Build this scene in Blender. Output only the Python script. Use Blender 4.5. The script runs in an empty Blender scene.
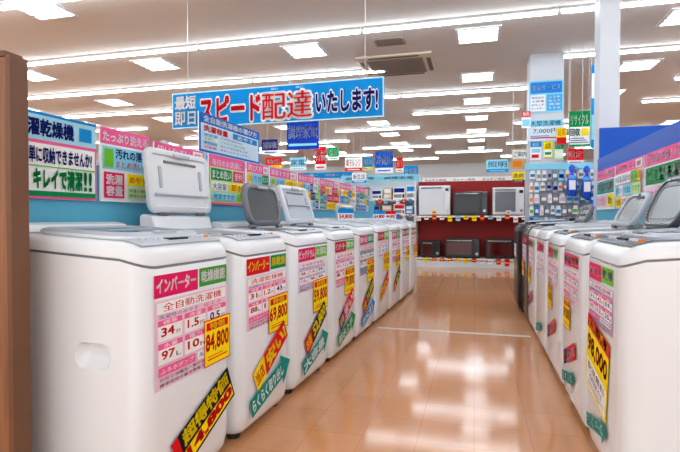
import bpy, bmesh, math, random
from mathutils import Vector, Matrix
random.seed(7)
S=bpy.context.scene; C=S.collection
PI=math.pi
# ------------------------------------------------------------ camera
YAW=math.atan(135/500); CS,SN=math.cos(YAW),math.sin(YAW)
CAMZ=1.05; PITCH=math.atan(8/500)
cd=bpy.data.cameras.new('camera'); cam=bpy.data.objects.new('camera',cd); C.objects.link(cam)
cd.sensor_width=36; cd.lens=500/680*36; cd.clip_start=.02
cam.location=(0,0,CAMZ); cam.rotation_euler=(PI/2-PITCH,0,YAW); S.camera=cam
try:
    S.view_settings.view_transform='Standard'; S.view_settings.look='None'
except Exception as e: print(e)
# ------------------------------------------------------------ materials
def lin(c):
    c/=255.0
    return c/12.92 if c<=.04045 else ((c+.055)/1.055)**2.4
def L3(rgb): return tuple(lin(x) for x in rgb)+(1,)
MC={}
def M(rgb,rough=.45,metal=0,emit=0,noise=.0,scale=6,spec=.5,key=None):
    k=(tuple(rgb),rough,metal,emit,noise,scale,spec)
    if k in MC: return MC[k]
    m=bpy.data.materials.new(key or 'mat_%d_%d_%d'%tuple(rgb)); m.use_nodes=True
    nt=m.node_tree; b=nt.nodes['Principled BSDF']
    b.inputs['Base Color'].default_value=L3(rgb); b.inputs['Roughness'].default_value=rough
    b.inputs['Metallic'].default_value=metal; b.inputs['Specular IOR Level'].default_value=spec
    if emit:
        b.inputs['Emission Color'].default_value=L3(rgb); b.inputs['Emission Strength'].default_value=emit
    if noise:
        t=nt.nodes.new('ShaderNodeTexCoord'); n=nt.nodes.new('ShaderNodeTexNoise'); n.inputs['Scale'].default_value=scale
        r=nt.nodes.new('ShaderNodeMix'); r.data_type='RGBA'
        r.inputs['A'].default_value=L3([x*(1-noise) for x in rgb]); r.inputs['B'].default_value=L3([min(255,x*(1+noise)) for x in rgb])
        nt.links.new(t.outputs['Object'],n.inputs['Vector']); nt.links.new(n.outputs['Fac'],r.inputs['Factor'])
        nt.links.new(r.outputs['Result'],b.inputs['Base Color'])
    MC[k]=m; return m
WHITE=M((235,240,244),.2,noise=.008,scale=3)
OFFW=M((222,228,233),.3,noise=.01,scale=3)
PALE=M((176,185,196),.28,noise=.02)
GREY=M((112,117,124),.25,noise=.03)
DGREY=M((58,62,68),.18,noise=.03)
BLACKB=M((26,26,29),.25,noise=.05)
STEEL=M((170,172,176),.25,metal=.9,noise=.03)
GLASS=M((76,100,114),.05,noise=.04,scale=2)
DARKGL=M((24,24,28),.06,noise=.02)
RUB=M((30,30,31),.6,noise=.1)
WIRE=M((200,200,205),.3,metal=.6,noise=.02)
TEAL=M((96,184,214),.5,noise=.02,scale=2,spec=.2)
BLUE=M((20,84,190),.45,noise=.02,scale=2,spec=.2)
RED=M((150,32,30),.5,noise=.05,scale=2,spec=.2)
# printed inks
ink=lambda *c: M(c,.5,noise=0,spec=.1)
cW=ink(248,250,251); cK=ink(20,18,20); cR=ink(222,14,30); cN=ink(10,32,124); cB=ink(8,142,214); cY=ink(255,228,0)
cP=ink(242,100,158); cPl=ink(244,204,224); cG=ink(0,142,70); cLG=ink(108,196,46); cC=ink(142,214,238); cT=ink(0,146,136); cPu=ink(194,164,204); cGy=ink(145,145,150); cDR=ink(196,12,48); cO=ink(248,132,20); cMag=ink(226,26,100); cTan=ink(214,184,134); cPG=ink(206,238,160)
def wood_mat():
    m=bpy.data.materials.new('brown_wood'); m.use_nodes=True; nt=m.node_tree; b=nt.nodes['Principled BSDF']
    t=nt.nodes.new('ShaderNodeTexCoord'); mp=nt.nodes.new('ShaderNodeMapping'); mp.inputs['Scale'].default_value=(22,22,1.2)
    n=nt.nodes.new('ShaderNodeTexNoise'); n.inputs['Scale'].default_value=2.5; n.inputs['Detail'].default_value=6
    r=nt.nodes.new('ShaderNodeValToRGB'); r.color_ramp.elements[0].color=L3((112,69,40)); r.color_ramp.elements[1].color=L3((156,103,62))
    r.color_ramp.elements[0].position=.3; r.color_ramp.elements[1].position=.7
    nt.links.new(t.outputs['Object'],mp.inputs[0]); nt.links.new(mp.outputs[0],n.inputs['Vector']); nt.links.new(n.outputs['Fac'],r.inputs[0])
    nt.links.new(r.outputs[0],b.inputs['Base Color']); b.inputs['Roughness'].default_value=.5
    return m
WOOD=wood_mat()
def floor_mat():
    m=bpy.data.materials.new('tan_tile'); m.use_nodes=True; nt=m.node_tree; b=nt.nodes['Principled BSDF']
    t=nt.nodes.new('ShaderNodeTexCoord')
    br=nt.nodes.new('ShaderNodeTexBrick'); br.offset=0; br.inputs['Scale'].default_value=1.0
    br.inputs['Brick Width'].default_value=.26; br.inputs['Row Height'].default_value=.26; br.inputs['Mortar Size'].default_value=.0018
    br.inputs['Color1'].default_value=L3((216,156,110)); br.inputs['Color2'].default_value=L3((210,149,103)); br.inputs['Mortar'].default_value=L3((186,127,87))
    n=nt.nodes.new('ShaderNodeTexNoise'); n.inputs['Scale'].default_value=9; n.inputs['Detail'].default_value=5
    mx=nt.nodes.new('ShaderNodeMix'); mx.data_type='RGBA'; mx.blend_type='MULTIPLY'; mx.inputs['Factor'].default_value=.06
    nt.links.new(t.outputs['Object'],br.inputs['Vector']); nt.links.new(t.outputs['Object'],n.inputs['Vector'])
    nt.links.new(br.outputs['Color'],mx.inputs['A']); nt.links.new(n.outputs['Color'],mx.inputs['B']); nt.links.new(mx.outputs['Result'],b.inputs['Base Color'])
    b.inputs['Roughness'].default_value=.1; b.inputs['Specular IOR Level'].default_value=.5
    return m
# ------------------------------------------------------------ mesh builder
class MB:
    def __init__(s): s.v=[]; s.f=[]; s.m=[]; s.mats=[]
    def mi(s,mat):
        if mat not in s.mats: s.mats.append(mat)
        return s.mats.index(mat)
    def add(s,vs,fs,mat):
        o=len(s.v); i=s.mi(mat); s.v+= [tuple(v) for v in vs]
        for f in fs: s.f.append(tuple(o+k for k in f)); s.m.append(i)
        return s
    def box(s,a,b,mat):
        (x0,y0,z0),(x1,y1,z1)=a,b
        return s.add([(x0,y0,z0),(x1,y0,z0),(x1,y1,z0),(x0,y1,z0),(x0,y0,z1),(x1,y0,z1),(x1,y1,z1),(x0,y1,z1)],
          [(0,3,2,1),(4,5,6,7),(0,1,5,4),(1,2,6,5),(2,3,7,6),(3,0,4,7)],mat)
    def loft(s,rings,mat,cap0=True,cap1=True,capm0=None,capm1=None):
        n=len(rings[0]); o=len(s.v)
        for r in rings: s.v+=[tuple(p) for p in r]
        for k in range(len(rings)-1):
            i=s.mi(mat[k] if isinstance(mat,list) else mat)
            for j in range(n):
                s.f.append((o+k*n+j,o+k*n+(j+1)%n,o+(k+1)*n+(j+1)%n,o+(k+1)*n+j)); s.m.append(i)
        m0=mat[0] if isinstance(mat,list) else mat; m1=mat[-1] if isinstance(mat,list) else mat
        if cap0: s.f.append(tuple(o+j for j in reversed(range(n)))); s.m.append(s.mi(capm0 or m0))
        if cap1: s.f.append(tuple(o+(len(rings)-1)*n+j for j in range(n))); s.m.append(s.mi(capm1 or m1))
        return s
    def tube(s,p0,p1,r,mat,n=8,r1=None):
        p0,p1=Vector(p0),Vector(p1); d=(p1-p0).normalized(); a=d.orthogonal().normalized(); b=d.cross(a); r1=r if r1 is None else r1
        R=lambda p,q:[p+a*math.cos(2*PI*k/n)*q+b*math.sin(2*PI*k/n)*q for k in range(n)]
        return s.loft([R(p0,r),R(p1,r1)],mat)
    def build(s,name,parent=None,loc=(0,0,0),rz=0,smooth=None,bevel=0,recalc=True):
        me=bpy.data.meshes.new(name); me.from_pydata(s.v,[],s.f)
        for m in s.mats: me.materials.append(m)
        me.polygons.foreach_set('material_index',s.m)
        if recalc:
            bm=bmesh.new(); bm.from_mesh(me); bmesh.ops.recalc_face_normals(bm,faces=bm.faces); bm.to_mesh(me); bm.free()
        if smooth:
            me.shade_smooth(); me.set_sharp_from_angle(angle=math.radians(smooth))
        o=bpy.data.objects.new(name,me); C.objects.link(o); o.location=loc; o.rotation_euler=(0,0,rz)
        if parent: o.parent=parent
        if bevel:
            b=o.modifiers.new('bevel','BEVEL'); b.width=bevel; b.segments=2; b.limit_method='ANGLE'
        return o
def tag(o,label,cat,group=None):
    o['label']=label; o['category']=cat
    if group: o['group']=group
    return o
def thing(name,label,cat,loc=(0,0,0),rz=0,group=None):
    o=bpy.data.objects.new(name,None); C.objects.link(o); o.location=loc; o.rotation_euler=(0,0,rz); o.empty_display_size=.1
    return tag(o,label,cat,group)
def struct(o): o['kind']='structure'; return o
def dup(root,loc,label=None,rz=None,group=None):
    r=root.copy(); C.objects.link(r); r.location=loc
    if rz is not None: r.rotation_euler=(0,0,rz)
    if label: r['label']=label
    if group: r['group']=group
    for ch in list(root.children):
        c=ch.copy(); C.objects.link(c); c.parent=r
        for g in list(ch.children):
            q=g.copy(); C.objects.link(q); q.parent=c
    return r
def rr(x0,x1,y0,y1,r,n=5):
    out=[]
    for cx,cy,a0 in ((x1-r,y0+r,-PI/2),(x1-r,y1-r,0),(x0+r,y1-r,PI/2),(x0+r,y0+r,PI)):
        for k in range(n+1):
            a=a0+PI/2*k/n; out.append((cx+r*math.cos(a),cy+r*math.sin(a)))
    return out
# ------------------------------------------------------------ text and printed sheets
TC={}
def tmesh(t):
    if t in TC: return TC[t]
    cu=bpy.data.curves.new('t','FONT'); cu.body=t; cu.size=1; cu.resolution_u=2
    ob=bpy.data.objects.new('t',cu); C.objects.link(ob)
    dg=bpy.context.evaluated_depsgraph_get(); dg.update()
    me=bpy.data.meshes.new_from_object(ob.evaluated_get(dg))
    vs=[(v.co.x,v.co.y) for v in me.vertices]; fs=[tuple(p.vertices) for p in me.polygons]
    bpy.data.objects.remove(ob); bpy.data.curves.remove(cu); bpy.data.meshes.remove(me)
    if not vs: vs=[(0,0),(1,0),(1,1)]; fs=[(0,1,2)]
    xs=[v[0] for v in vs]; ys=[v[1] for v in vs]
    TC[t]=(vs,fs,(min(xs),min(ys),max(xs),max(ys))); return TC[t]
class Sheet:
    def __init__(s,mb,O,R,N,w,h,rot=0,step=.0006,U=(0,0,1)):
        s.mb=mb; s.O=Vector(O); R=Vector(R).normalized(); U=Vector(U).normalized(); s.N=Vector(N).normalized()
        c,q=math.cos(rot),math.sin(rot); s.R=R*c+U*q; s.U=U*c-R*q; s.w=w; s.h=h; s.l=0; s.step=step
    def p(s,u,v): return s.O+s.R*((u-.5)*s.w)+s.U*((v-.5)*s.h)+s.N*(s.l*s.step)
    def poly(s,pts,m):
        s.l+=1; s.mb.add([s.p(*q) for q in pts],[tuple(range(len(pts)))],m)
    def rect(s,x0,y0,x1,y1,m): s.poly([(x0,y0),(x1,y0),(x1,y1),(x0,y1)],m)
    def text(s,t,x0,y0,x1,y1,m,off=.015,outline=None,oo=.07):
        """lettering fitted to a box; off thickens the strokes, outline rims them"""
        vs,fs,b=tmesh(t); sx=(x1-x0)/max(1e-6,b[2]-b[0]); sy=(y1-y0)/max(1e-6,b[3]-b[1])
        def put(dx,dy,mm): s.mb.add([s.p(x0+(v[0]-b[0]+dx)*sx,y0+(v[1]-b[1]+dy)*sy) for v in vs],fs,mm)
        if outline is not None:
            s.l+=1
            for k in range(12): put(oo*math.cos(k*PI/6),oo*math.sin(k*PI/6),outline)
            put(0,0,outline)
        s.l+=1
        if off>=.025:
            for dx,dy in ((-off,-off),(off,-off),(off,off),(-off,off),(0,0)): put(dx,dy,m)
        elif off>0: put(-off*.7,0,m); put(off*.7,0,m)
        else: put(0,0,m)
CEIL=3.6
def sign(name,label,cat,O,R,N,w,h,draw,t=.012,back=None,group=None,wires=None,posts=None,step=.0006,wire_r=.0025):
    """flat printed board centred at O; its right is R, it faces N"""
    mb=MB(); R=Vector(R).normalized(); N=Vector(N).normalized(); U=Vector((0,0,1)); back=back or cW
    vs=[R*(a*w/2)+U*(b*h/2)-N*k for k in (t,0) for a,b in((-1,-1),(1,-1),(1,1),(-1,1))]
    mb.add(vs,[(0,3,2,1),(4,5,6,7),(0,1,5,4),(1,2,6,5),(2,3,7,6),(3,0,4,7)],back)
    draw(Sheet(mb,(0,0,0),R,N,w,h,step=step))
    o=mb.build(name,loc=O,recalc=False); tag(o,label,cat,group)
    if wires:
        for u in (-.42,.42):
            MB().tube(R*(u*w)+U*(h/2-.005)-N*t/2,R*(u*w)+U*(CEIL-O[2])-N*t/2,wire_r,WIRE,6).build('wire',o)
    if posts:
        for u in (-.4,.4):
            MB().tube(R*(u*w)-U*(h/2+posts)-N*(t+.006),R*(u*w)+U*(h/2)-N*(t+.006),.006,WIRE,8).build('post',o)
    return o
# ------------------------------------------------------------ room
fl=MB().box((-14,-5,-.1),(9,24,0),floor_mat()).build('floor'); struct(fl)
CE=M((217,214,209),.8,noise=.015,scale=1.5)
struct(MB().box((-14,-5,CEIL),(9,24,CEIL+.1),CE).build('ceiling'))
WL=M((222,223,222),.7,noise=.02,scale=1)
struct(MB().box((-14,23.9,0),(9,24.1,CEIL),WL).build('wall_back'))
struct(MB().box((-14.1,-5,0),(-14,24,CEIL),WL).build('wall_left'))
struct(MB().box((9,-5,0),(9.1,24,CEIL),WL).build('wall_right'))
struct(MB().box((-.9,4.67,0),(.48,4.73,.0012),M((236,226,214),.2)).build('trim_1'))
COLM=M((206,211,218),.5,noise=.01)
struct(MB().box((1.34,6.2,0),(1.55,6.45,CEIL),COLM).build('trim_2',bevel=.01))
struct(MB().box((.82,8.34,0),(1.31,8.84,CEIL),COLM).build('trim_3',bevel=.01))
# ------------------------------------------------------------ ceiling lights
TUBE=M((236,247,255),.4,emit=22.5); HOUS=M((225,226,226),.4,noise=.01); SQ=M((236,247,255),.4,emit=8.5)
tl=thing('ceiling_tube_light','long white fluorescent tube light on the beige ceiling','light',(0,0,CEIL),0,'ceiling tube lights')
MB().box((-1.22,-.035,-.03),(1.22,.035,-.001),HOUS).build('housing',tl,bevel=.006)
MB().tube((-1.2,0,-.05),(1.2,0,-.05),.018,TUBE,10).build('tube',tl,smooth=60)
first=True
for ri,Y in enumerate((-2.65,-.8,1.05,2.9,4.75,6.6,8.45,10.3,12.15,14,15.85,17.7,19.55,21.4)):
    for k in range(-5,4):
        X=k*2.46-.25
        if X>8: continue
        if ri==6 and k==0: continue
        if ri==7 and k in (-2,1): continue
        if ri>7 and (k+ri)%2: continue
        if first: tl.location=(X,Y,CEIL); first=False
        else: dup(tl,(X,Y,CEIL))
sq=thing('ceiling_panel_light','square recessed louvred light panel in the beige ceiling','light',(0,0,CEIL),0,'square ceiling light panels')
fr=MB()
for a,b in (((-.3,-.3),(.3,-.26)),((-.3,.26),(.3,.3)),((-.3,-.26),(-.26,.26)),((.26,-.26),(.3,.26))): fr.box((a[0],a[1],-.02),(b[0],b[1],-.001),HOUS)
fr.build('frame',sq)
MB().box((-.26,-.26,-.012),(.26,.26,-.002),SQ).build('diffuser',sq)
lv=MB()
for i in range(1,4):
    lv.box((-.26,-.26+i*.13-.012,-.026),(.26,-.26+i*.13+.012,-.012),PALE)
lv.build('louvre',sq)
first=True
for Y in (4.95,7.25,9.38,11.3,13.2,15.1,17,18.8):
    for X in (-10.2,-7.65,-5.1,-2.5,.03,2.6,5.1):
        if first: sq.location=(X,Y,CEIL); first=False
        else: dup(sq,(X,Y,CEIL))
ac=thing('air_conditioner_vent','large square cassette air conditioner with grey grille in the ceiling','air conditioner',(-1.25,8.3,CEIL))
MB().box((-.6,-.55,-.035),(.6,.55,-.001),M((222,212,190),.5,noise=.01)).build('frame',ac,bevel=.01)
g=MB().box((-.45,-.4,-.041),(.45,.4,-.036),M((170,162,152),.6,noise=.02))
for i in range(17): g.box((-.44,-.4+i*.048,-.05),(.44,-.4+i*.048+.012,-.041),M((140,132,122),.6,noise=.02))
g.build('grille',ac)
for i,(a,b) in enumerate((((-.4,-.51),(.4,-.45)),((-.4,.45),(.4,.51)),((-.565,-.35),(-.5,.35)),((.5,-.35),(.565,.35)))):
    MB().box((a[0],a[1],-.042),(b[0],b[1],-.036),M((110,104,96),.6,noise=.02)).build('air_slot',ac)
sp=thing('ceiling_vent','small dark rectangular ceiling vent plate near the large air conditioner','vent',(-1.2,7.2,CEIL))
MB().box((-.22,-.16,-.012),(.22,.16,-.001),M((170,158,146),.6,noise=.02)).build('plate',sp,bevel=.004)
g=MB()
for i in range(7): g.box((-.19,-.13+i*.04,-.016),(.19,-.13+i*.04+.015,-.012),M((120,110,102),.6,noise=.02))
g.build('slats',sp)
# ------------------------------------------------------------ washing machines
def plate(mb,w,h,t,r,mat,cx=0,cz=0,y=0,glass=None,gi=.045):
    """rounded upright plate in XZ, thickness along y"""
    R=lambda ins,yy:[(cx+p[0],yy,cz+p[1]) for p in rr(-w/2+ins,w/2-ins,-h/2+ins,h/2-ins,max(r-ins,.012),6)]
    if glass: mb.loft([R(.01,y+t/2),R(.002,y+t*.36),R(0,y+t/4),R(0,y-t/4),R(.002,y-t*.36),R(.01,y-t/2),R(gi,y-t/2),R(gi+.006,y-t/2+.009)],[mat]*7,capm1=glass)
    else: mb.loft([R(.008,y+t/2),R(0,y+t/4),R(0,y-t/4),R(.008,y-t/2)],mat)
def front(root,w,d,x0,z0,x1,z1,name,draw,rot=0,lay=0,label=None):
    mb=MB(); sh=Sheet(mb,((x0+x1)/2,-d/2-.001-lay*.0045,(z0+z1)/2),(1,0,0),(0,-1,0),x1-x0,z1-z0,rot,.00007)
    draw(sh); o=mb.build(name,root,recalc=False)
    if label: o['label']=label
    return o
def d_header(a,b,ca,cb,ta=None):
    def f(s):
        s.rect(0,0,.55,1,ca); s.rect(.57,.08,1,1,cb)
        s.text(a,.03,.22,.52,.82,ta or cW,.03); s.text(b,.6,.3,.97,.85,ta or cW,.03)
    return f
def d_spec(title,nums,bg=cPl,lines=cP,tc=cR):
    names=['標準','洗濯','音','水量','電力','乾燥']
    def f(s):
        s.rect(0,0,1,1,bg); s.rect(.03,.85,.97,.975,cW); s.text(title,.1,.865,.9,.96,tc,.02)
        s.text('洗濯時のめやす',.05,.785,.55,.835,cN,0); s.text('省エネ',.62,.785,.9,.835,tc,0)
        for i in range(2):
            for j in range(3):
                x0=.04+j*.32; y0=.28+(1-i)*.26
                s.rect(x0,y0,x0+.29,y0+.235,cW); s.rect(x0,y0+.17,x0+.29,y0+.235,lines)
                s.text(names[i*3+j],x0+.06,y0+.178,x0+.23,y0+.227,cW,0)
                s.text(nums[(i*3+j)%len(nums)],x0+.04,y0+.05,x0+.19,y0+.145,tc if j<2 else cN,.025)
                s.text('分円回Lhg'[i*3+j],x0+.21,y0+.04,x0+.27,y0+.09,cK,0)
        s.rect(.04,.15,.5,.25,lines); s.text('ふろ水ポンプ',.06,.17,.48,.23,cW,0)
        s.rect(.53,.15,.96,.25,cW); s.text('風乾燥3時間',.55,.17,.94,.23,cN,0)
        s.text('外形寸法幅五六奥行五七高さ九八',.05,.09,.92,.13,cK,0); s.text('標準使用水量消費電力運転音',.05,.03,.8,.07,cK,0)
    return f
def d_price(p,top='特価'):
    def f(s):
        s.rect(0,0,1,1,cR); s.rect(.025,.025,.975,.975,cY)
        s.rect(.08,.76,.92,.93,cR); s.text(top,.22,.78,.78,.91,cY,.03)
        s.text(p,.06,.28,.94,.68,cR,.03); s.rect(.12,.12,.88,.15,cR); s.rect(.12,.19,.7,.21,cR)
    return f
def d_card(s):
    s.rect(0,0,1,1,cY); s.rect(0,.82,1,1,cR); s.rect(.06,.04,.94,.4,cW); s.text('お買得',.1,.85,.9,.97,cY,.03); s.text('98,000',.06,.48,.94,.74,cR,.03)
    s.text('配送無料',.12,.27,.88,.37,cN,.015); s.text('保証付',.2,.16,.8,.24,cR,.01); s.rect(.15,.11,.85,.125,cGy); s.rect(.15,.07,.7,.085,cGy)
def d_banner(a,b,c1=cK,c2=cR):
    def f(s):
        s.rect(0,0,1,1,c1); s.poly([(0,0),(.26,0),(.32,1),(0,1)],c2)
        s.text(a,.03,.2,.25,.8,cY if c2 is not cY else cR,.03); s.text(b,.36,.14,.96,.84,cY if c2 is not cN else cW,.04)
    return f
def d_banner1(s):
    s.rect(0,0,1,1,cK); s.rect(.13,.07,.98,.45,cY); s.rect(0,.0,.1,1,cR)
    s.text('超得特価',.15,.54,.95,.94,cY,.035); s.text('14,800',.16,.1,.96,.42,cR,.05)
def d_arrow(t,col=cT):
    def f(s):
        s.poly([(0,.24),(.76,.24),(.76,.0),(1,.5),(.76,1),(.76,.76),(0,.76)],col); s.text(t,.04,.32,.8,.68,cW,.035)
    return f
def grip_cut(o,w,d,z,big=1.0):
    """sink a rounded carry grip into the near side of the cabinet"""
    mb=MB(); pts=[(a*big,b*big) for a,b in rr(-.06,.06,-.036,.036,.03,6)]
    yc=-d/2+.2
    mb.loft([[(-w/2-.02,yc+p[0]*1.12,z+p[1]*1.12) for p in pts],[(-w/2+.003,yc+p[0]*1.05,z+p[1]*1.05) for p in pts],[(-w/2+.014,yc+p[0]*.95,z+p[1]*.92) for p in pts],[(-w/2+.038,yc+p[0]*.75,z+.012+p[1]*.5) for p in pts]],WHITE)
    cut=mb.build('cutter'); cut.parent=o.parent
    bo=o.modifiers.new('b','BOOLEAN'); bo.object=cut; bo.operation='DIFFERENCE'; bo.solver='EXACT'
    bpy.context.view_layer.update(); dg=bpy.context.evaluated_depsgraph_get(); dg.update()
    me=bpy.data.meshes.new_from_object(o.evaluated_get(dg)); o.modifiers.clear()
    if len(me.polygons)>20:
        me.shade_smooth(); me.set_sharp_from_angle(angle=math.radians(50)); o.data=me
    bpy.data.objects.remove(cut)
def washer(label,loc,rz,w=.58,d=.6,hf=.92,hb=.98,body=WHITE,lid='closed',lidm=WHITE,glass=GLASS,yh=.12,lh=.36,r=.055,near=False,grip=0,lr=.05,panel=PALE,rear=.0,tilt=.14,crease=None,lw=.07,seal=True,zo=.004):
    t=thing('washing_machine',label,'washing machine',loc,rz)
    def sl(y):
        e=max(0,1-(y+d/2)/.13)
        return hf+(hb-hf)*((y+d/2)/d)-.03*e*e
    def ring(ins,z): return [(x,y,(z if z is not None else 0)) for x,y in rr(-w/2+ins,w/2-ins,-d/2+ins,d/2-ins,max(r-ins*.5,.02))]
    def ringS(ins,dz): return [(x,y,sl(y)+dz) for x,y in rr(-w/2+ins,w/2-ins,-d/2+ins,d/2-ins,max(r-ins*.5,.02))]
    ox0,ox1,oy0,oy1=-w/2+.06,w/2-.06,-d/2+.125,d/2-.13
    op=lambda ins,dz:[(x,y,sl(y)+dz) for x,y in rr(ox0+ins,ox1-ins,oy0+ins,oy1-ins,.09)]
    rings=[ring(.05,.03),ring(.024,.036),ring(.01,.06),ring(.003,.1),ring(0,.16),ringS(0,-.06),ringS(.004,-.057),ringS(.004,-.053),ringS(0,-.05),ringS(.003,-.034),ringS(.01,-.018),ringS(.022,-.006),ringS(.038,0),op(-.004,0),op(0,-.002),op(.008,-.02),
      [(x,y,.42) for x,y in rr(ox0+.04,ox1-.04,oy0+.04,oy1-.04,.12)]]
    b=MB().loft(rings,[body]*5+[GREY]*2+[body]*7+[PALE,STEEL],capm1=STEEL).build('body',t,smooth=38)
    if grip: grip_cut(b,w,d,.575,grip)
    for sx in(-1,1):
        for sy in(-1,1):
            MB().tube((sx*(w/2-.08),sy*(d/2-.08),0),(sx*(w/2-.08),sy*(d/2-.08),.032),.03,RUB,10).build('foot',t)
    y0,y1=d/2-.12,d/2-.02; hw=w/2-.035
    prof=[(y0,sl(y0)+.002),(y0+.02,sl(y0)+.03+rear),(y1-.02,sl(y1)+.035+rear),(y1,sl(y1)+.025+rear),(y1,sl(y1)-.005)]
    MB().loft([[(-hw,p[0],p[1]) for p in prof],[(hw,p[0],p[1]) for p in prof]],body).build('rear_housing',t,bevel=.008,smooth=30)
    ys=[-d/2+.035,-d/2+.06,-d/2+.085,-d/2+.112]; hx=w/2-.05
    MB0=MB().loft([[(-hx,y,sl(y)+.001),(hx,y,sl(y)+.001),(hx,y,sl(y)+.007),(-hx,y,sl(y)+.007)] for y in ys],panel)
    cp=MB0.build('control_panel',t,bevel=.002)
    if near:
        ym=-d/2+.082
        MB().box((-.06,ym-.015,sl(ym)+.003),(.06,ym+.015,sl(ym)+.0115),DARKGL).build('display',cp)
        for x in (-.2,-.165,-.13,-.095,.1,.14,.175,.21):
            if abs(x)<w/2-.08: MB().tube((x,ym,sl(ym)+.003),(x,ym,sl(ym)+.013),.011,OFFW if x<.19 else cO,10).build('button',cp)
    if lid=='closed':
        R=lambda ins,dz:[(x,y,sl(y)+dz) for x,y in rr(ox0-.012+ins,ox1+.012-ins,oy0-.004+ins,oy1+.012-ins,.08)]
        lo=MB().loft([R(.004,.001),R(0,.006),R(0,.014),R(.008,.022),R(.03,.026),R(.035,.02)],[lidm]*2+[PALE]*3,capm1=glass).build('lid',t,smooth=35)
        MB().box((-.07,oy0+.002,sl(oy0)+.016),(.07,oy0+.02,sl(oy0)+.03),panel).build('handle',lo,bevel=.004)
        ymid=(oy0+oy1)/2
        MB().box((ox0+.03,ymid-.006,sl(ymid)+.018),(ox1-.03,ymid+.006,sl(ymid)+.0245),PALE).build('crease_bar',lo,bevel=.002)
    else:
        mb=MB(); plate(mb,w-lw,lh,.036,lr,lidm,0,lh/2+.012,0,glass,.03)
        lo=mb.build('lid',t,loc=(0,yh,sl(yh)+zo),smooth=45); lo.rotation_euler=(-tilt,0,0)
        MB().box((-.07,-.03,lh-.026),(.07,-.0185,lh-.006),panel).build('handle',lo,bevel=.004)
        if lr<.08:
            ck=crease or .5; e=lw/2+.035
            MB().box((-w/2+e,-.022,lh*ck),(w/2-e,-.0105,lh*ck+.012),panel).build('crease_bar',lo,bevel=.003)
            MB().box((-w/2+.15,-.016,lh*.82),(w/2-.15,-.0085,lh*.82+.014),GREY).build('grip_slot',lo,bevel=.003)
            if lh>.3:
                for sx in (-1,1): MB().box((sx*(w/2-.115)-.012,-.0155,lh*.42),(sx*(w/2-.115)+.012,-.0085,lh*.76),panel).build('rib',lo,bevel=.003)
        elif seal:
            R=lambda ins,yy:[(p[0],yy,lh/2+.012+p[1]) for p in rr(-w/2+lw/2+ins,w/2-lw/2-ins,-lh/2+ins,lh/2-ins,max(lr-ins,.02),6)]
            MB().loft([R(.05,-.0095),R(.055,-.014),R(.062,-.014),R(.066,-.0095)],GREY,False,False).build('seal_ring',lo,smooth=40)
        for sx in(-1,1): MB().tube((sx*(w/2-.16),0,.012),(sx*(w/2-.09),0,.012),.014,GREY,8).build('hinge',lo)
    return t
SL=.042; RZL=PI/2-math.atan(SL)
def lx(Y,off=0): return -1.04+SL*(Y-2.06)-off
Lends=[1.42,2.06,2.70,3.40,4.08,4.76,5.45,6.1,6.75,7.4]
Lcfg=[
 dict(label='nearest white top-loading washer beside the wooden end panel, closed tinted glass lid',hf=.963,hb=1.0,near=True,grip=1.2,r=.085,d=.65),
 dict(label='second white washer of the left row, tall white lid folded upright',hf=.955,hb=.992,lid='open',lidm=OFFW,glass=WHITE,yh=.205,lh=.33,near=True,grip=1,lr=.05,rear=.045,tilt=.1,crease=.3,lw=.04,zo=.078,r=.07,d=.6),
 dict(label='third washer of the left row with a rounded charcoal lid raised',hf=.965,hb=.995,lid='open',lidm=GREY,glass=DGREY,yh=.03,lh=.28,near=True,lr=.1,grip=1,lw=.14,seal=False,tilt=.2,r=.065),
 dict(label='fourth washer of the left row with a pale framed lid raised upright',hf=.97,hb=1.0,lid='open',lidm=OFFW,glass=PALE,yh=.05,lh=.31,lr=.03,near=True,tilt=.3),
 dict(label='fifth washer of the left row, lid closed, lavender and yellow labels',hf=.985,hb=1.02),
 dict(label='sixth washer of the left row with a low grey lid raised',hf=.99,hb=1.02,lid='open',lidm=PALE,glass=GREY,yh=.1,lh=.16),
 dict(label='seventh washer of the left row, slim white front with lid closed',hf=.99,hb=1.02),
 dict(label='eighth washer of the left row, next to last before the back shelf',hf=.995,hb=1.02),
 dict(label='farthest washer of the left row, closest to the red microwave shelf',hf=.995,hb=1.02),
]
Lw=[]
for i,cf in enumerate(Lcfg):
    a,b=Lends[i],Lends[i+1]; w=(b-a)-(.03 if i<1 else .055); Yc=(a+b)/2+(.01 if i else -.0); cf=dict(cf); d=cf.pop('d',.6)
    X=lx(Yc)-d/2
    t=washer(loc=(X,Yc,0),rz=RZL,w=w,d=d,**cf); Lw.append((t,w,d))
titles=['全自動洗濯機','洗濯乾燥機','全自動洗濯機','縦型洗濯機']
prices=['84,800','69,800','59,800','79,800','54,800','49,800','64,800','44,800','39,800']
heads=[('インバーター','乾燥機能'),('インバーター','風乾燥'),('ビッグドラム','お湯取'),('インバーター','節水'),('静音','部屋干し'),('インバーター','節電'),('静音','毛布'),('節水','静音'),('静音','節水')]
bands=[('超特価','14,800'),('当店','安い!'),('お得','52,800'),('超得','安い!'),('特価','34,800'),('超得','安い!'),('特価','安い'),('特価','安い'),('特価','安い')]
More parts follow.
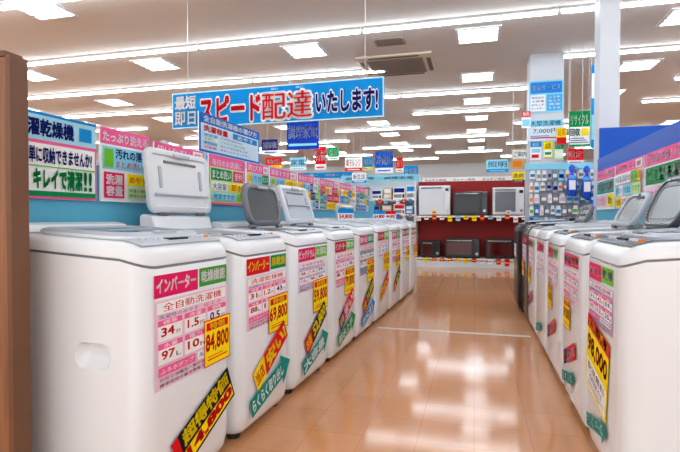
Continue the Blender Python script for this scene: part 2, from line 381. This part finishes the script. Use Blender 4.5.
for i,(t,w,d) in enumerate(Lw):
    h=w/2
    dz=[0.005,0.01,.02,.03,.05,.06,.05,.06,.06][i]
    front(t,w,d,-h+.065,.765+dz,h-.065,.845+dz,'header_sticker',d_header(heads[i][0],heads[i][1],cMag if i==0 else (cR if i==1 else (cMag if i%2==0 else cDR)),ink(70,160,60) if i==0 else (cLG if i%3!=1 else cG),cY if i==1 else None))
    sp_bg=[ink(240,206,226),cPl,ink(226,204,228),cPl,cPu,cW,cPl,cW,cPl][i]
    if i%3==2: front(t,w,d,-h+.065,.58+dz,h-.1,.755+dz,'spec_label',d_spec(titles[i%4],['38','1.6','39','110','9','60'],sp_bg,cPu))
    else: front(t,w,d,-h+.065,(.44 if i==0 else .5)+dz,h-.06,.755+dz,'spec_label',d_spec(titles[i%4],[['34','1.5','0.5','97','10','22'],['31','1.2','43','88','11','40']][i%2],sp_bg,cP if i!=4 else cT))
    if i in (2,3,4,6): front(t,w,d,-.02,.42+dz,h-.06,.63+dz,'price_tag',d_price(prices[i]),lay=1)
    else: front(t,w,d,.06 if i==0 else .0,.44+dz,h-.045,.63+dz,'price_tag',d_price(prices[i]),lay=1)
    if i==0:
        front(t,w,d,-.15,.17,.28,.325,'sale_banner',d_banner1,rot=.42,lay=2)
    elif i<7:
        bc=[(cR,cY),(cK,cR),(cR,cN),(cK,cR),(cR,cY),(cK,cR)][i-1]
        front(t,w,d,-.18,.29,.23,.405,'sale_banner',d_banner(bands[i][0],bands[i][1],bc[0],bc[1]),rot=.5,lay=2)
        if i in(1,2,3,4): front(t,w,d,-.22,.11,.26,.285,'arrow_sticker',d_arrow(['','らくらく取り出し','大容量','節水上手','静かに洗う'][i],[cT,cT,cT,cG,cB][i]),rot=.25,lay=3)
GL2=M((128,146,158),.07,noise=.03,scale=2)
Rcfg=[
 dict(label='nearest washer of the right row with a tilted yellow and white price card',hf=.958,hb=1.0,near=True,r=.07,lid='closed',lidm=PALE,glass=GL2,panel=GREY),
 dict(label='second washer of the right row with a broad charcoal lid tilted back',hf=.953,hb=.99,lid='open',lidm=DGREY,glass=GREY,yh=.1,lh=.3,lr=.12,near=True,tilt=.4,panel=GREY,r=.055),
 dict(label='third washer of the right row with a silver rounded lid tilted back',hf=.96,hb=.99,lid='open',lidm=PALE,glass=DGREY,yh=.1,lh=.24,lr=.1,near=True,tilt=.5,seal=False,lw=.12,r=.05,panel=GREY),
 dict(label='fourth washer of the right row, white with a closed pale lid',hf=.97,hb=1.0,glass=GL2,r=.05),
 dict(label='fifth washer of the right row with a small charcoal lid raised',hf=.965,hb=1.0,lid='open',lidm=GREY,glass=DGREY,yh=.1,lh=.17,tilt=.4,lw=.16,r=.045,panel=GREY),
 dict(label='sixth washer of the right row, charcoal cabinet beside the black one',hf=.97,hb=1.0,body=DGREY,lidm=DGREY,glass=DARKGL,panel=GREY),
 dict(label='black washer at the far end of the right row',hf=.985,hb=1.02,body=BLACKB,lidm=BLACKB,glass=DARKGL,panel=DGREY),
]
Rw=[]
for i,cf in enumerate(Rcfg):
    w=.6; d=.6 if i<6 else .64; Yc=2.24+.655*i; X=.5+d/2-(.04 if i==6 else 0)
    t=washer(loc=(X,Yc,0),rz=-PI/2,w=w,d=d,**cf); Rw.append((t,w,d))
for i,(t,w,d) in enumerate(Rw):
    if i==6:
        front(t,w,d,-.2,.6,.1,.75,'spec_label',d_spec('全自動洗濯機',['10','20','30'])); continue
    h=w/2
    front(t,w,d,-h+.07,.785,h-.12,.855,'header_sticker',d_header(['インバーター','静音','節水','インバーター','静音','節水'][i],'乾燥',cMag,cLG if i%2==0 else cR))
    front(t,w,d,-h+.07,.6,h-.12,.775,'spec_label',d_spec(titles[(i+1)%4],['31','42','0.9','97','12','25'],[cPu,cPl,cPl,cW,cPl,cPl][i],cP))
    if i==0: front(t,w,d,-.25,.27,.13,.6,'price_card',d_card,rot=-.16,lay=1)
    elif i!=3: front(t,w,d,-.22,.44,-.02,.6,'price_tag',d_price(['98,000','89,800','74,800','64,800','59,800','49,800'][i],'お得'),lay=1)
    if i in(1,2,4): front(t,w,d,-.18,.28,.16,.36,'sale_banner',d_banner('特価','安い!',cR,cN),rot=.35,lay=2)
    if i in(0,1,3): front(t,w,d,-.22,.13,.14,.24,'arrow_sticker',d_arrow('らくらく'),rot=.2,lay=2)
def pcard(row,i,label):
    t,w,d=row[i]; rz=t.rotation_euler.z
    cf=(Lcfg if row is Lw else Rcfg)[i]; z=cf['hf']+(cf['hb']-cf['hf'])*(.2/.6)+.029
    q=Matrix.Rotation(rz,3,'Z')@Vector((0,-.1,0)); fx=-.55 if row is Rw else .55
    def dr(s): s.rect(0,0,1,1,cW); s.rect(0,.62,1,1,cR if i%2 else cB); s.text(prices[i],.08,.14,.92,.52,cR,.03)
    sign('price_card',label,'card',(t.location.x+q.x,t.location.y+q.y,z+.055),(.84,fx,0),(fx,-.84,0),.15,.11,dr,t=.004)
pcard(Lw,4,'small blue topped price card standing on the fifth left washer')
pcard(Lw,6,'small blue topped price card standing on the seventh left washer')
pcard(Lw,7,'small red topped price card standing on the eighth left washer')
# ------------------------------------------------------------ left partition, signs on it
pt=thing('display_partition','long pale blue partition standing behind the left row of washers','partition',(lx(4.5,.685),4.45,0),-math.atan(SL))
MB().box((-.03,-3.05,.08),(.0,3.1,1.3),TEAL).build('back_board',pt)
MB().box((-.05,-3.05,0),(.0,3.1,.08),OFFW).build('base_rail',pt)
for y in (-3.02,-1.9,-.7,.5,1.7,3.08): MB().box((-.06,y-.02,0),(-.03,y+.02,1.5),PALE).build('post',pt)
MB().box((-.034,-3.05,1.3),(.004,3.1,1.325),OFFW).build('top_rail',pt)
RL=(SL,1,0); NL=(1,-SL,0)
def lsign(name,label,y0,y1,z0,z1,draw,off=.668,posts=None,cat='sign',**k):
    Y=(y0+y1)/2
    return sign(name,label,cat,(lx(Y,off),Y,(z0+z1)/2),RL,NL,y1-y0,z1-z0,draw,posts=posts,t=.008,**k)
def dA(s):
    s.rect(0,0,1,1,cP); s.rect(.0,.03,.985,.64,cW); s.rect(0,.68,1,1,ink(168,220,240)); s.rect(0,.965,1,1,cB)
    s.text('洗濯乾燥機',.3,.73,.78,.92,cN,.035); s.rect(.83,.74,.95,.91,cB)
    s.text('簡単に収納できませんか?',.35,.42,.95,.6,cN,.03)
    s.rect(0,.03,.985,.09,cG); s.rect(0,.37,.985,.385,cLG)
    s.text('、キレイで清潔',.36,.12,.85,.35,cG,.05); s.text('!!',.87,.12,.94,.35,cG,.03)
lsign('header_sign','white and cyan sign with bold green lettering beside the wooden panel',1.37,1.965,1.13,1.485,dA)
def dB(s):
    s.rect(0,0,1,1,cW); s.rect(0,.78,1,1,cP); s.text('たっぷり洗える',.05,.82,.95,.95,cW,.03)
    s.rect(.03,.44,.97,.75,cC); s.text('汚れの落ち',.28,.6,.94,.73,cN,.03); s.text('まとめ洗いに',.28,.47,.94,.57,cR,.02); s.rect(.06,.47,.23,.72,cLG)
    s.rect(.05,.05,.44,.4,cMag); s.text('洗濯',.09,.235,.4,.37,cW,.03); s.text('容量',.09,.08,.4,.215,cW,.03)
    s.rect(.5,.24,.95,.4,cY); s.text('めやす',.54,.27,.91,.37,cR,.02); s.rect(.5,.05,.95,.21,cPG); s.text('水量と時間',.53,.14,.92,.19,cN,0); s.text('家族の人数',.53,.07,.92,.12,cN,0)
lsign('header_sign','white sign with a square magenta block, second from the wooden panel',1.99,2.34,1.13,1.485,dB)
PH=['まとめ洗い','節水上手','大容量','静音設計','部屋干し','すすぎ','清潔','省エネ','ふろ水','毛布','たて型','時短','予約','洗剤量','カビ防止','脱水']
def dense(title,c1,c2,seed,cols=4,rows=3):
    rn=random.Random(seed)
    def f(s):
        s.rect(0,0,1,1,cPl); s.rect(0,.78,1,1,cP); s.text(title,.04,.82,.7,.96,cW,.02); s.rect(.75,.8,.97,.97,cW); s.text('機能',.79,.83,.93,.94,cMag,.02)
        for j in range(rows):
            x=.02
            while x<.9:
                wd=min(rn.choice([.14,.2,.3]),.98-x); y0=.03+j*.75/rows; y1=y0+.68/rows
                bg,fg=rn.choice([(cW,c1),(c1,cW),(c2,cW),(cC,cN),(cW,cR),(cPG,cG),(cY,cR)])
                s.rect(x,y0,x+wd,y1,bg); s.text(rn.choice(PH),x+wd*.08,y0+.2*(y1-y0),x+wd*.92,y0+.8*(y1-y0),fg,.02); x+=wd+.02
    return f
def dMat(s):
    s.rect(0,0,1,1,cP); s.rect(.02,.05,.98,.95,cPG); s.rect(.02,.76,.98,.95,cP); s.text('毎日のお洗濯に',.08,.79,.9,.92,cW,.02)
    s.rect(.05,.5,.6,.73,cG); s.text('まとめ洗い',.08,.53,.57,.7,cW,.03); s.rect(.64,.5,.95,.73,cMag); s.text('便利',.68,.53,.91,.7,cW,.02)
    s.rect(.05,.28,.48,.46,cW); s.text('大容量',.08,.3,.44,.44,cN,.02); s.rect(.52,.28,.95,.46,cY); s.text('節水',.58,.3,.9,.44,cR,.02)
    s.rect(.05,.09,.7,.24,cC); s.text('清潔すすぎ',.08,.11,.67,.22,cN,.0); s.rect(.74,.09,.95,.24,cLG)
lsign('header_sign','pale sign of packed small print between the second and third washers',2.38,2.86,1.13,1.47,dense('使いやすい',cN,cB,1,3))
lsign('header_sign','pink-edged green sign under the raised blue-bordered board',2.92,3.4,1.14,1.47,dMat)
lsign('header_sign','small dense sign right of the pink-edged green one, above the charcoal lid',3.43,3.8,1.14,1.47,dense('選び方',cG,cLG,2,3))
lsign('header_sign','pink-topped dense sign above the pale framed lid of the fourth washer',3.83,4.4,1.14,1.47,dense('清潔すすぎ',cR,cT,3))
lsign('header_sign','pink-topped dense sign behind the fifth washer',4.43,5.0,1.14,1.47,dense('節水たて型',cN,cLG,4))
lsign('header_sign','pink-topped dense sign behind the sixth washer',5.03,5.7,1.14,1.47,dense('静音大容量',cR,cT,5))
lsign('header_sign','pink-topped dense sign behind the seventh washer',5.73,6.4,1.14,1.47,dense('簡単予約',cG,cB,6))
lsign('header_sign','last pink-topped dense sign at the far end of the partition',6.43,7.1,1.14,1.47,dense('省エネ家電',cB,cG,8))
def dH(s):
    s.rect(0,0,1,1,ink(10,110,206)); s.rect(.025,.06,.975,.74,ink(206,232,248)); s.text('全自動洗濯機の選び方',.06,.79,.94,.95,cW,.025)
    s.text('洗濯容量',.06,.54,.42,.7,cR,.03); s.rect(.5,.54,.94,.7,cB); s.text('めやす',.58,.56,.87,.68,cW,.02)
    for k in range(4):
        y=.1+k*.105; s.rect(.05,y,.25,y+.085,[cPl,cC,cW,cC][k]); s.text(PH[k+2],.06,y+.015,.24,y+.07,cN,0); s.text(PH[k+6]+PH[k+8]+PH[k],.29,y+.02,.8-.05*k,y+.07,cN,0)
lsign('standing_sign','pale blue board with bright blue border raised on posts under the wide banner',2.82,3.66,1.475,1.725,dH,off=.675,posts=.2)
# ------------------------------------------------------------ wooden end panel
we=thing('wooden_end_panel','tall brown wooden panel at the left edge beside the nearest washer','panel',(-1.79,1.31,0))
MB().box((-.5,-.03,0),(.33,.03,1.57),WOOD).build('board',we,bevel=.003)
MB().box((.33,-.034,0),(.352,.034,1.575),M((108,70,42),.5,noise=.1,scale=8)).build('edge_trim',we,bevel=.003)
MB().box((-.5,-.034,1.57),(.33,.034,1.59),M((108,70,42),.5,noise=.1,scale=8)).build('top_trim',we,bevel=.003)
# ------------------------------------------------------------ hanging signs
def dMain(s):
    s.rect(0,0,1,1,ink(200,236,248)); s.rect(.005,.035,.995,.965,ink(0,132,206))
    s.text('最短',.018,.54,.125,.9,cW,.03,cN,.06); s.text('即日',.018,.1,.125,.46,cW,.03,cN,.06)
    s.text('スピード',.15,.12,.45,.8,cR,.035,cW,.1); s.text('配達',.46,.1,.69,.8,cR,.016,cW,.085)
    s.text('いたします!',.71,.2,.975,.72,cN,.03,cW,.1)
    for k,wd in ((.505,.03),(.62,.03)): s.text('はい',k,.865,k+wd,.925,cW,.02)
sign('hanging_sign','wide blue hanging banner with big red and white lettering','sign',(-2.2,5.2,2.315),(1,-.03,0),(-.03,-1,0),2.56,.42,dMain,t=.03,back=cB,wires=True,step=.0015,wire_r=.003)
def d1(a,bg,fg,strip=None):
    def f(s):
        s.rect(0,0,1,1,bg); s.text(a,.08,.38 if strip else .25,.92,.85 if strip else .75,fg,.015)
        if strip: s.rect(0,0,1,.25,strip); s.rect(.15,.09,.85,.15,bg)
    return f
def P(px,py,Y):
    a=(px-340)/500; b=(218-py)/500; dx,dy=-SN+a*CS,CS+a*SN; k=Y/dy
    return Vector((dx*k,Y,CAMZ+b*k))
def hang(label,px0,py0,px1,py1,Y,draw,cat='sign',**k):
    A=P(px0,py0,Y); B=P(px1,py1,Y)
    return sign('hanging_sign',label,cat,((A.x+B.x)/2,Y,(A.z+B.z)/2),(1,0,0),(0,-1,0),B.x-A.x,A.z-B.z,draw,t=.02,wires=True,step=.002)
def dCook2(s):
    s.rect(0,0,1,1,ink(4,56,170)); s.text('調理家電',.05,.36,.95,.82,cW,.012); s.rect(.06,.12,.94,.2,cC)
hang('deep blue hanging sign with white lettering just below the wide banner',287,121,319,149,8.6,dCook2)
hang('royal blue square hanging sign above the aisle left of the red shelf',375,152,393,173,13.2,d1('冷蔵庫',ink(20,90,200),cW,cW))
hang('small red and white vertical hanging sign right below the deep blue sign',315,147,326,170,10.4,d1('特価',cR,cW,cW))
hang('small blue hanging sign far off, left of the red vertical sign',262,140,278,154,14.8,d1('掃除機',cN,cW,cW))
hang('small blue hanging sign just left of the red shelf',404,166,418,182,15.2,d1('炊飯器',cB,cW,cN))
hang('narrow white hanging sign with red lettering left of the royal blue sign',345,158,362,171,14.6,d1('電子レンジ',cW,cR,cR))
hang('pale blue hanging sign far down the hall left of the square column',486,160,508,172,16.6,d1('照明',cC,cN,cB))
hang('small white hanging notice above the first transverse shelf',352,173,366,183,12.6,d1('新生活',cW,cN,cB))
hang('small red hanging notice above the middle of the partition',266,158,282,168,11.5,d1('特集',cR,cW,cY))
hang('small cyan hanging notice at the right of the red notice',290,158,306,170,12.4,d1('家電',cC,cN,cW))
hang('tiny yellow notice hanging low over the third washer of the left row',282,172,294,182,12.2,d1('下取',cY,cR,cR))
hang('tiny yellow notice hanging beside the accessory rack',512,172,524,182,10.6,d1('洗剤',cY,cN,cN))
hang('tiny green notice hanging far off over the fourth washer of the left row',328,148,339,160,16.2,d1('保証',cG,cW,cW))
hang('tiny blue and yellow notice hanging between the royal blue sign and the white one',364,158,373,170,15.6,d1('特典',cB,cY,cY))
hang('tiny red and white notice hanging right of the royal blue sign',396,158,403,172,16.0,d1('値下',cR,cW,cW))
hang('tiny white and red notice hanging far off left of the small blue sign',248,142,258,154,15.4,d1('電話',cW,cR,cR))
# boards on and around the square column
def pil(label,px0,py0,px1,py1,draw,Y=8.32,name='pillar_sign'):
    A=P(px0,py0,Y); B=P(px1,py1,Y)
    return sign(name,label,'sign',((A.x+B.x)/2,Y,(A.z+B.z)/2),(1,0,0),(0,-1,0),B.x-A.x,A.z-B.z,draw,t=.018,step=.0015)
def dpb(s):
    s.rect(0,0,1,1,cC); s.rect(.05,.6,.95,.95,ink(36,130,214)); s.text('安心サービス',.1,.7,.9,.86,cW,.02)
    s.rect(.05,.05,.48,.55,cW); s.rect(.52,.05,.95,.55,ink(80,170,226))
    for k in range(4): s.text(PH[k],.08,.1+k*.11,.44,.17+k*.11,cN,0); s.text(PH[k+5],.56,.1+k*.11,.9,.17+k*.11,cW,0)
pil('pale blue and white service board high on the square column',528,82,563,112,dpb)
def dpr(s):
    s.rect(0,0,1,1,ink(225,240,250)); s.rect(0,.68,1,1,cC); s.text('大型洗濯機',.08,.72,.92,.96,cN,.02); s.text('7,000円',.16,.34,.84,.58,ink(40,70,150),.01); s.rect(.08,.1,.92,.16,cR); s.rect(.08,.2,.6,.24,cB)
pil('white price board reading 7,000 low on the square column',527,121,563,140,dpr)
def dps(s):
    s.rect(0,0,1,1,cW); s.rect(0,.7,1,1,cB); s.text('配送',.2,.74,.8,.95,cW,.02); s.rect(.1,.4,.9,.6,cC); s.rect(.1,.12,.75,.3,cR)
pil('small blue headed poster under the price board on the column',530,142,541,160,dps)
def dps2(s):
    s.rect(0,0,1,1,cY); s.rect(.08,.08,.92,.5,cW); s.text('設置',.2,.58,.8,.92,cR,.02); s.rect(.15,.2,.85,.36,cG)
pil('small yellow poster under the price board on the column',543,142,552,158,dps2)
pil('small green poster at the right under the price board',554,142,563,160,lambda s:(s.rect(0,0,1,1,cPG),s.rect(0,.6,1,1,cG),s.text('回収',.15,.66,.85,.94,cW,.02),s.rect(.1,.1,.9,.5,cW)))
pil('narrow white poster overlapping the left edge of the price board',521,112,530,128,lambda s:(s.rect(0,0,1,1,cW),s.rect(0,.65,1,1,cR),s.text('無料',.12,.7,.88,.95,cW,.0),s.rect(.1,.1,.9,.5,cC)),8.2)
pil('small red and yellow poster overlapping the right edge of the price board',556,128,566,144,lambda s:(s.rect(0,0,1,1,cY),s.rect(0,0,1,.4,cR),s.text('延長',.12,.5,.88,.9,cR,.0)),8.2)
def dgr(s):
    s.rect(0,0,1,1,cG); s.rect(.05,.05,.95,.55,cW); s.text('リサイクル',.1,.62,.9,.9,cW,.02); s.text('回収',.08,.3,.5,.5,cG,.03)
    for k in range(3): s.rect(.08,.09+k*.06,.9-k*.1,.12+k*.06,cGy)
    s.rect(.55,.3,.9,.5,cY)
hang('green topped recycling notice hanging between the square column and the white post',568,112,590,146,8.0,dgr)
hang('small red and white notice hanging under the green notice',567,149,583,164,7.9,d1('限定',cR,cW,cW))
hang('narrow tall blue banner hanging beside the white post',590,66,596,148,7.6,lambda s:(s.rect(0,0,1,1,cB),s.rect(.1,.6,.9,.9,cW),s.rect(.1,.1,.9,.4,cC)))
hang('tan and white board hanging left of the square column',511,149,528,169,9.6,lambda s:(s.rect(0,0,1,1,cTan),s.rect(.06,.5,.94,.94,cW),s.text('ご案内',.12,.6,.88,.85,cG,.02),s.rect(.1,.1,.6,.4,cO)))
# ------------------------------------------------------------ right partition
rp=thing('display_partition','pale partition with blue upper board behind the right row of washers','partition',(1.18,3.75,0))
MB().box((0,-1.85,.08),(.03,1.8,1.3),TEAL).build('back_board',rp)
MB().box((0,-1.85,0),(.05,1.8,.08),OFFW).build('base_rail',rp)
MB().box((.01,-1.85,1.3),(.03,1.8,1.64),BLUE).build('upper_board',rp)
for y in (-1.83,-.6,.6,1.78): MB().box((.03,y-.02,0),(.06,y+.02,1.64),PALE).build('post',rp)
def rsign(label,y0,y1,z0,z1,draw):
    return sign('header_sign',label,'sign',(1.165,(y0+y1)/2,(z0+z1)/2),(0,-1,0),(-1,0,0),y1-y0,z1-z0,draw,t=.008)
def dR(a,c1,c2):
    def f(s):
        s.rect(0,0,1,1,cW); s.rect(0,.75,1,1,cP); s.text(a,.06,.79,.94,.96,cW,.02); s.rect(.03,.4,.97,.72,c1); s.text('たて型洗濯機',.07,.45,.93,.68,cW,.03)
        s.rect(.03,.06,.6,.36,cPl); s.text('まとめ洗い',.06,.1,.57,.32,cR,.02); s.rect(.63,.06,.97,.36,c2); s.text('節水',.7,.12,.9,.3,cN,.02)
    return f
rsign('pink and green sign nearest the right edge on the right partition',3.2,4.0,1.13,1.5,dR('お洗濯の強い味方',cG,cY))
rsign('pink-topped dense sign midway along the right partition',4.03,4.75,1.13,1.5,dense('毎日キレイ',cB,cLG,11))
rsign('pink and teal sign at the far end of the right partition',4.8,5.45,1.13,1.5,dR('しっかり脱水',cT,cY))
eb=thing('blue_end_board','tall royal blue board standing behind the right partition','board',(1.74,5.72,0))
MB().box((-.5,-.02,.06),(.5,.02,1.98),BLUE).build('board',eb,bevel=.003)
MB().box((-.5,-.15,0),(.5,.15,.06),OFFW).build('base',eb)
# ------------------------------------------------------------ shelves and goods
def gondola(label,loc,rz,L,H,D,levels,back,frame=OFFW,rail=cW,name='display_shelf',header=None):
    t=thing(name,label,'shelf',loc,rz)
    MB().box((-L/2,D/2-.03,.0),(L/2,D/2,H),back).build('back_panel',t)
    MB().box((-L/2,-D/2,0),(L/2,D/2-.031,.14),frame).build('base',t,bevel=.004)
    for sx in(-1,1): MB().box((sx*L/2-.02,-D/2+.02,0),(sx*L/2+.02,D/2+.002,H),frame).build('upright',t)
    for z in levels:
        s=MB().box((-L/2+.021,-D/2,z-.03),(L/2-.021,D/2-.031,z),frame).build('shelf',t)
        pr=MB().box((-L/2+.02,-D/2-.01,z-.035),(L/2-.02,-D/2-.001,z-.001),rail)
        n=max(3,int(L/.16))
        for k in range(n):
            x=-L/2+.08+k*(L-.16)/(n-1); hh=random.uniform(.06,.15); c=random.choice([cY,cW,cW,cB,cR,cC,cW])
            pr.box((x-.045,-D/2-.013,z-hh),(x+.045,-D/2-.0105,z-.001),c); pr.box((x-.035,-D/2-.015,z-hh*.6),(x+.03,-D/2-.0132,z-hh*.6+.02),cR if c is not cR else cY)
        pr.build('price_rail',s)
    if header:
        hh=.18
        hb=MB().box((-L/2,-D/2+.0,H-hh),(L/2,-D/2+.02,H),header[0])
        sh=Sheet(hb,(0,-D/2-.001,H-hh/2),(1,0,0),(0,-1,0),L,hh,step=.0015)
        n=max(1,int(L/.9))
        for k in range(n): sh.text(header[1],(k+.1)/n,.3,(k+.85)/n,.7,header[2],.02)
        hb.build('header_board',t,recalc=False)
    return t
PROTO={}
def goods(loc,rz,w,h,d,c1,c2,label,group):
    k=(c1,c2)
    if k not in PROTO:
        mb=MB().box((-.5,-.5,0),(.5,.5,1),c1); mb.box((-.42,-.503,.55),(.42,-.5,.9),c2); mb.box((-.42,-.503,.12),(.2,-.5,.4),cW if c1 is not cW else cGy)
        mb.box((.26,-.503,.12),(.42,-.5,.4),c2)
        o=mb.build('product_box'); PROTO[k]=o
    else:
        o=PROTO[k].copy(); C.objects.link(o)
    o.location=loc; o.rotation_euler=(0,0,rz); o.scale=(w,d,h); tag(o,label,'box',group); return o
def fill(t,L,D,levels,H,label,group,dens=1,pal=None):
    pal=pal or [(cW,cB),(cW,cR),(cB,cW),(cC,cN),(cW,cLG),(cTan,cW),(cGy,cN),(cPl,cR),(cW,cN)]
    rz=t.rotation_euler.z; base=Vector(t.location)
    lv=list(levels)+[H]
    for i,z in enumerate(levels):
        x=-L/2+.05; top=min(lv[i+1]-z-.07,.5)
        while x<L/2-.12:
            w=random.uniform(.16,.36)
            if x+w>L/2-.03: break
            h=top*random.uniform(.65,1); d=D*random.uniform(.5,.75)
            q=Matrix.Rotation(rz,3,'Z')@Vector((x+w/2,-D/2+.02+d/2,z+.001)); a,b=random.choice(pal)
            if random.random()<dens: goods(base+q,rz,w,h,d,a,b,label,group)
            x+=w+random.uniform(.015,.06)
RS=gondola('red-backed shelf of microwaves facing down the aisle',(-.1,11.1,0),0,2.3,1.86,.5,[.2,1.1],RED,header=None)
def microwave(label,x,z,w,h,body,door,group=None,win=None,name='microwave',cat='microwave',tagc=None):
    t=thing(name,label,cat,(x,11.02,z)); d=.36
    MB().box((-w/2,-d/2,.012),(w/2,d/2,h),body).build('body',t,bevel=.012)
    dr=MB().box((-w/2+.01,-d/2-.025,.03),(w/2-.12,-d/2-.001,h-.015),door).build('door',t,bevel=.006)
    MB().box((-w/2+.05,-d/2-.029,.075),(w/2-.17,-d/2-.0255,h-.09),win or DARKGL).build('window',dr)
    MB().tube((-w/2+.05,-d/2-.05,h-.05),(w/2-.17,-d/2-.05,h-.05),.013,STEEL,8).build('handle',dr)
    cp=MB().box((w/2-.115,-d/2-.022,.03),(w/2-.01,-d/2-.001,h-.015),body).build('control_panel',t,bevel=.004)
    MB().tube((w/2-.062,-d/2-.04,.1),(w/2-.062,-d/2-.0225,.1),.03,STEEL,12).build('knob',cp)
    MB().box((w/2-.1,-d/2-.025,h-.12),(w/2-.025,-d/2-.0225,h-.06),DARKGL).build('display',cp)
    if tagc:
        tg=MB().box((-.05,-d/2-.034,.04),(.05,-d/2-.0305,.1),tagc); tg.box((-.035,-d/2-.036,.055),(.035,-d/2-.0345,.08),cR); tg.build('price_sticker',dr)
    for sx in(-1,1): MB().box((sx*(w/2-.06)-.02,-d/2+.03,0),(sx*(w/2-.06)+.02,d/2-.03,.012),RUB).build('foot',t)
REDG=M((84,22,22),.06,noise=.05,scale=3)
microwave('large white microwave at the left of the top shelf',-.84,1.101,.66,.64,WHITE,OFFW,win=OFFW,tagc=cY)
microwave('charcoal microwave in the middle of the top shelf',-.1,1.101,.7,.5,DGREY,BLACKB,win=DARKGL)
microwave('white microwave with grey window at the right of the top shelf',.66,1.101,.62,.58,WHITE,OFFW,win=GREY,tagc=cW)
microwave('small black toaster oven at the left of the low shelf',-.92,.201,.42,.36,BLACKB,BLACKB,win=REDG,name='toaster_oven',cat='oven')
microwave('black toaster oven with reddish window in the middle of the low shelf',-.26,.201,.72,.42,BLACKB,BLACKB,win=REDG,name='toaster_oven',cat='oven')
microwave('black toaster oven with reddish window at the right of the low shelf',.55,.201,.68,.42,BLACKB,BLACKB,win=REDG,name='toaster_oven',cat='oven')
lv=[.25,.7,1.15,1.55]
T1=gondola('white transverse shelf of boxed goods beyond the left row end',(-2.45,13.4,0),0,2.1,2.2,.5,lv,OFFW,header=(cC,'調理家電',cN))
fill(T1,2.1,.5,lv,2.0,'boxed appliance on the shelf beyond the left washers','boxed goods beyond the left row')
T2=gondola('blue-headed shelf along the next aisle left of the partition',(-3.5,9.0,0),PI/2,7,1.9,.5,[.3,.8,1.2],TEAL,header=(cC,'季節家電特集',cN))
fill(T2,7,.5,[.8,1.2],1.64,'boxed goods on the shelf in the next aisle','boxed goods in the next aisle')
T3=gondola('long white shelf across the far left of the hall',(-6.2,15.5,0),0,5.0,2.5,.5,[.5,1.0,1.5,1.9],OFFW,header=(cB,'掃除機コーナー',cW))
fill(T3,5,.5,[1.0,1.5,1.9],2.25,'boxed goods on the far left shelf','boxed goods far left')
T4=gondola('long shelf across the far end behind the microwaves',(.6,17.2,0),0,6.5,2.4,.5,[.5,1.0,1.5,1.85],TEAL,header=(cW,'キッチン用品',cN))
fill(T4,6.5,.5,[1.5,1.85],2.2,'boxed goods on the far end shelf','boxed goods far end')
T5=gondola('pale shelf of accessories behind the right partition',(2.7,9.0,0),-PI/2,5.5,2.0,.5,[.4,.9,1.4],OFFW,header=(cB,'お洗濯用品',cW))
fill(T5,5.5,.5,[.9,1.4],1.75,'boxed goods on the shelf behind the right partition','boxed goods behind right partition')
# accessory end rack
er=thing('accessory_rack','white pegboard end rack hung with packets beyond the right row','rack',(1.12,7.4,0))
MB().box((-.45,0,.1),(.45,.03,1.72),PALE).build('pegboard',er)
MB().box((-.45,-.08,0),(.45,.03,.1),PALE).build('base',er,bevel=.005)
MB().box((-.45,-.02,1.72),(.45,.03,1.8),cC).build('header_board',er)
HZ=(1.7,1.54,1.38,1.22,1.06)
for z in HZ:
    MB().tube((-.43,-.012,z),(.43,-.012,z),.008,WIRE,8).build('hook_bar',er)
BAG=[(0,.44),(.05,.5),(.74,.48),(.76,.36),(1,.36)]
BOT=[(0,.34),(.03,.44),(.25,.5),(.55,.46),(.66,.3),(.72,.16),(.8,.16),(.81,.3),(.92,.3),(1,.12)]
def packet(x,z,h,c1,c2,label,group,w=.11,dy=0):
    mb=MB()
    outl=[(q*w,-h+p*h) for p,q in BAG]+[(-q*w,-h+p*h) for p,q in reversed(BAG)]
    mb.loft([[(a*.9,-.004,b) for a,b in outl],[(a,-.025,b) for a,b in outl],[(a*.86,-.046,b) for a,b in outl]],c1)
    mb.box((-w*.36,-.049,-h*.75),(w*.36,-.0465,-h*.4),c2)
    o=mb.build('hanging_packet',loc=(1.12+x,7.38+dy,z)); tag(o,label,'packet',group); return o
pc=[(cW,cB),(cGy,cW),(cC,cN),(cW,cLG),(cW,cPl),(ink(190,205,215),cB),(ink(120,140,160),cW),(ink(50,120,210),cW),(cW,cGy),(cW,cO),(ink(170,180,190),cN)]
for z in HZ:
    x=-.4
    while x<.41:
        w=random.uniform(.05,.085); x+=w/2
        a,b=random.choice(pc); packet(x,z,random.uniform(.115,.148),a,b,'small packet hanging on the accessory end rack','packets on the accessory rack',w,dy=-random.uniform(0,.03))
        x+=w/2+random.uniform(.003,.008)
BLU=M((16,84,206),.25,noise=.03,scale=4); BL2=M((70,150,236),.3,noise=.02,scale=4)
for i,(x,z,h,w) in enumerate(((.12,1.76,.42,.13),(.3,1.74,.43,.13),(.37,1.29,.2,.09))):
    mb=MB(); n=14
    rings=[[(math.cos(2*PI*k/n)*q*w,-.15+math.sin(2*PI*k/n)*q*w*.7,-h+p*h) for k in range(n)] for p,q in BOT]
    mb.loft(rings,[BLU]*3+[BL2]+[BLU]*(len(BOT)-5))
    o=mb.build('hanging_bottle',loc=(1.12+x,7.38,z),smooth=40)
    tag(o,'bright blue bottle-shaped item hanging on the rack, %s'%('left one of the big pair','right one of the big pair','small one lower right')[i],'bottle')
    MB().box((-w*.3,-.15-w*.365,-h*.8),(w*.3,-.15-w*.335,-h*.5),cW).build('bottle_label',o)
# ------------------------------------------------------------ added white world fill, entering where no front wall is built
w=bpy.data.worlds.new('world'); S.world=w; w.use_nodes=True
w.node_tree.nodes['Background'].inputs[0].default_value=(.95,.98,1,1); w.node_tree.nodes['Background'].inputs[1].default_value=1.85
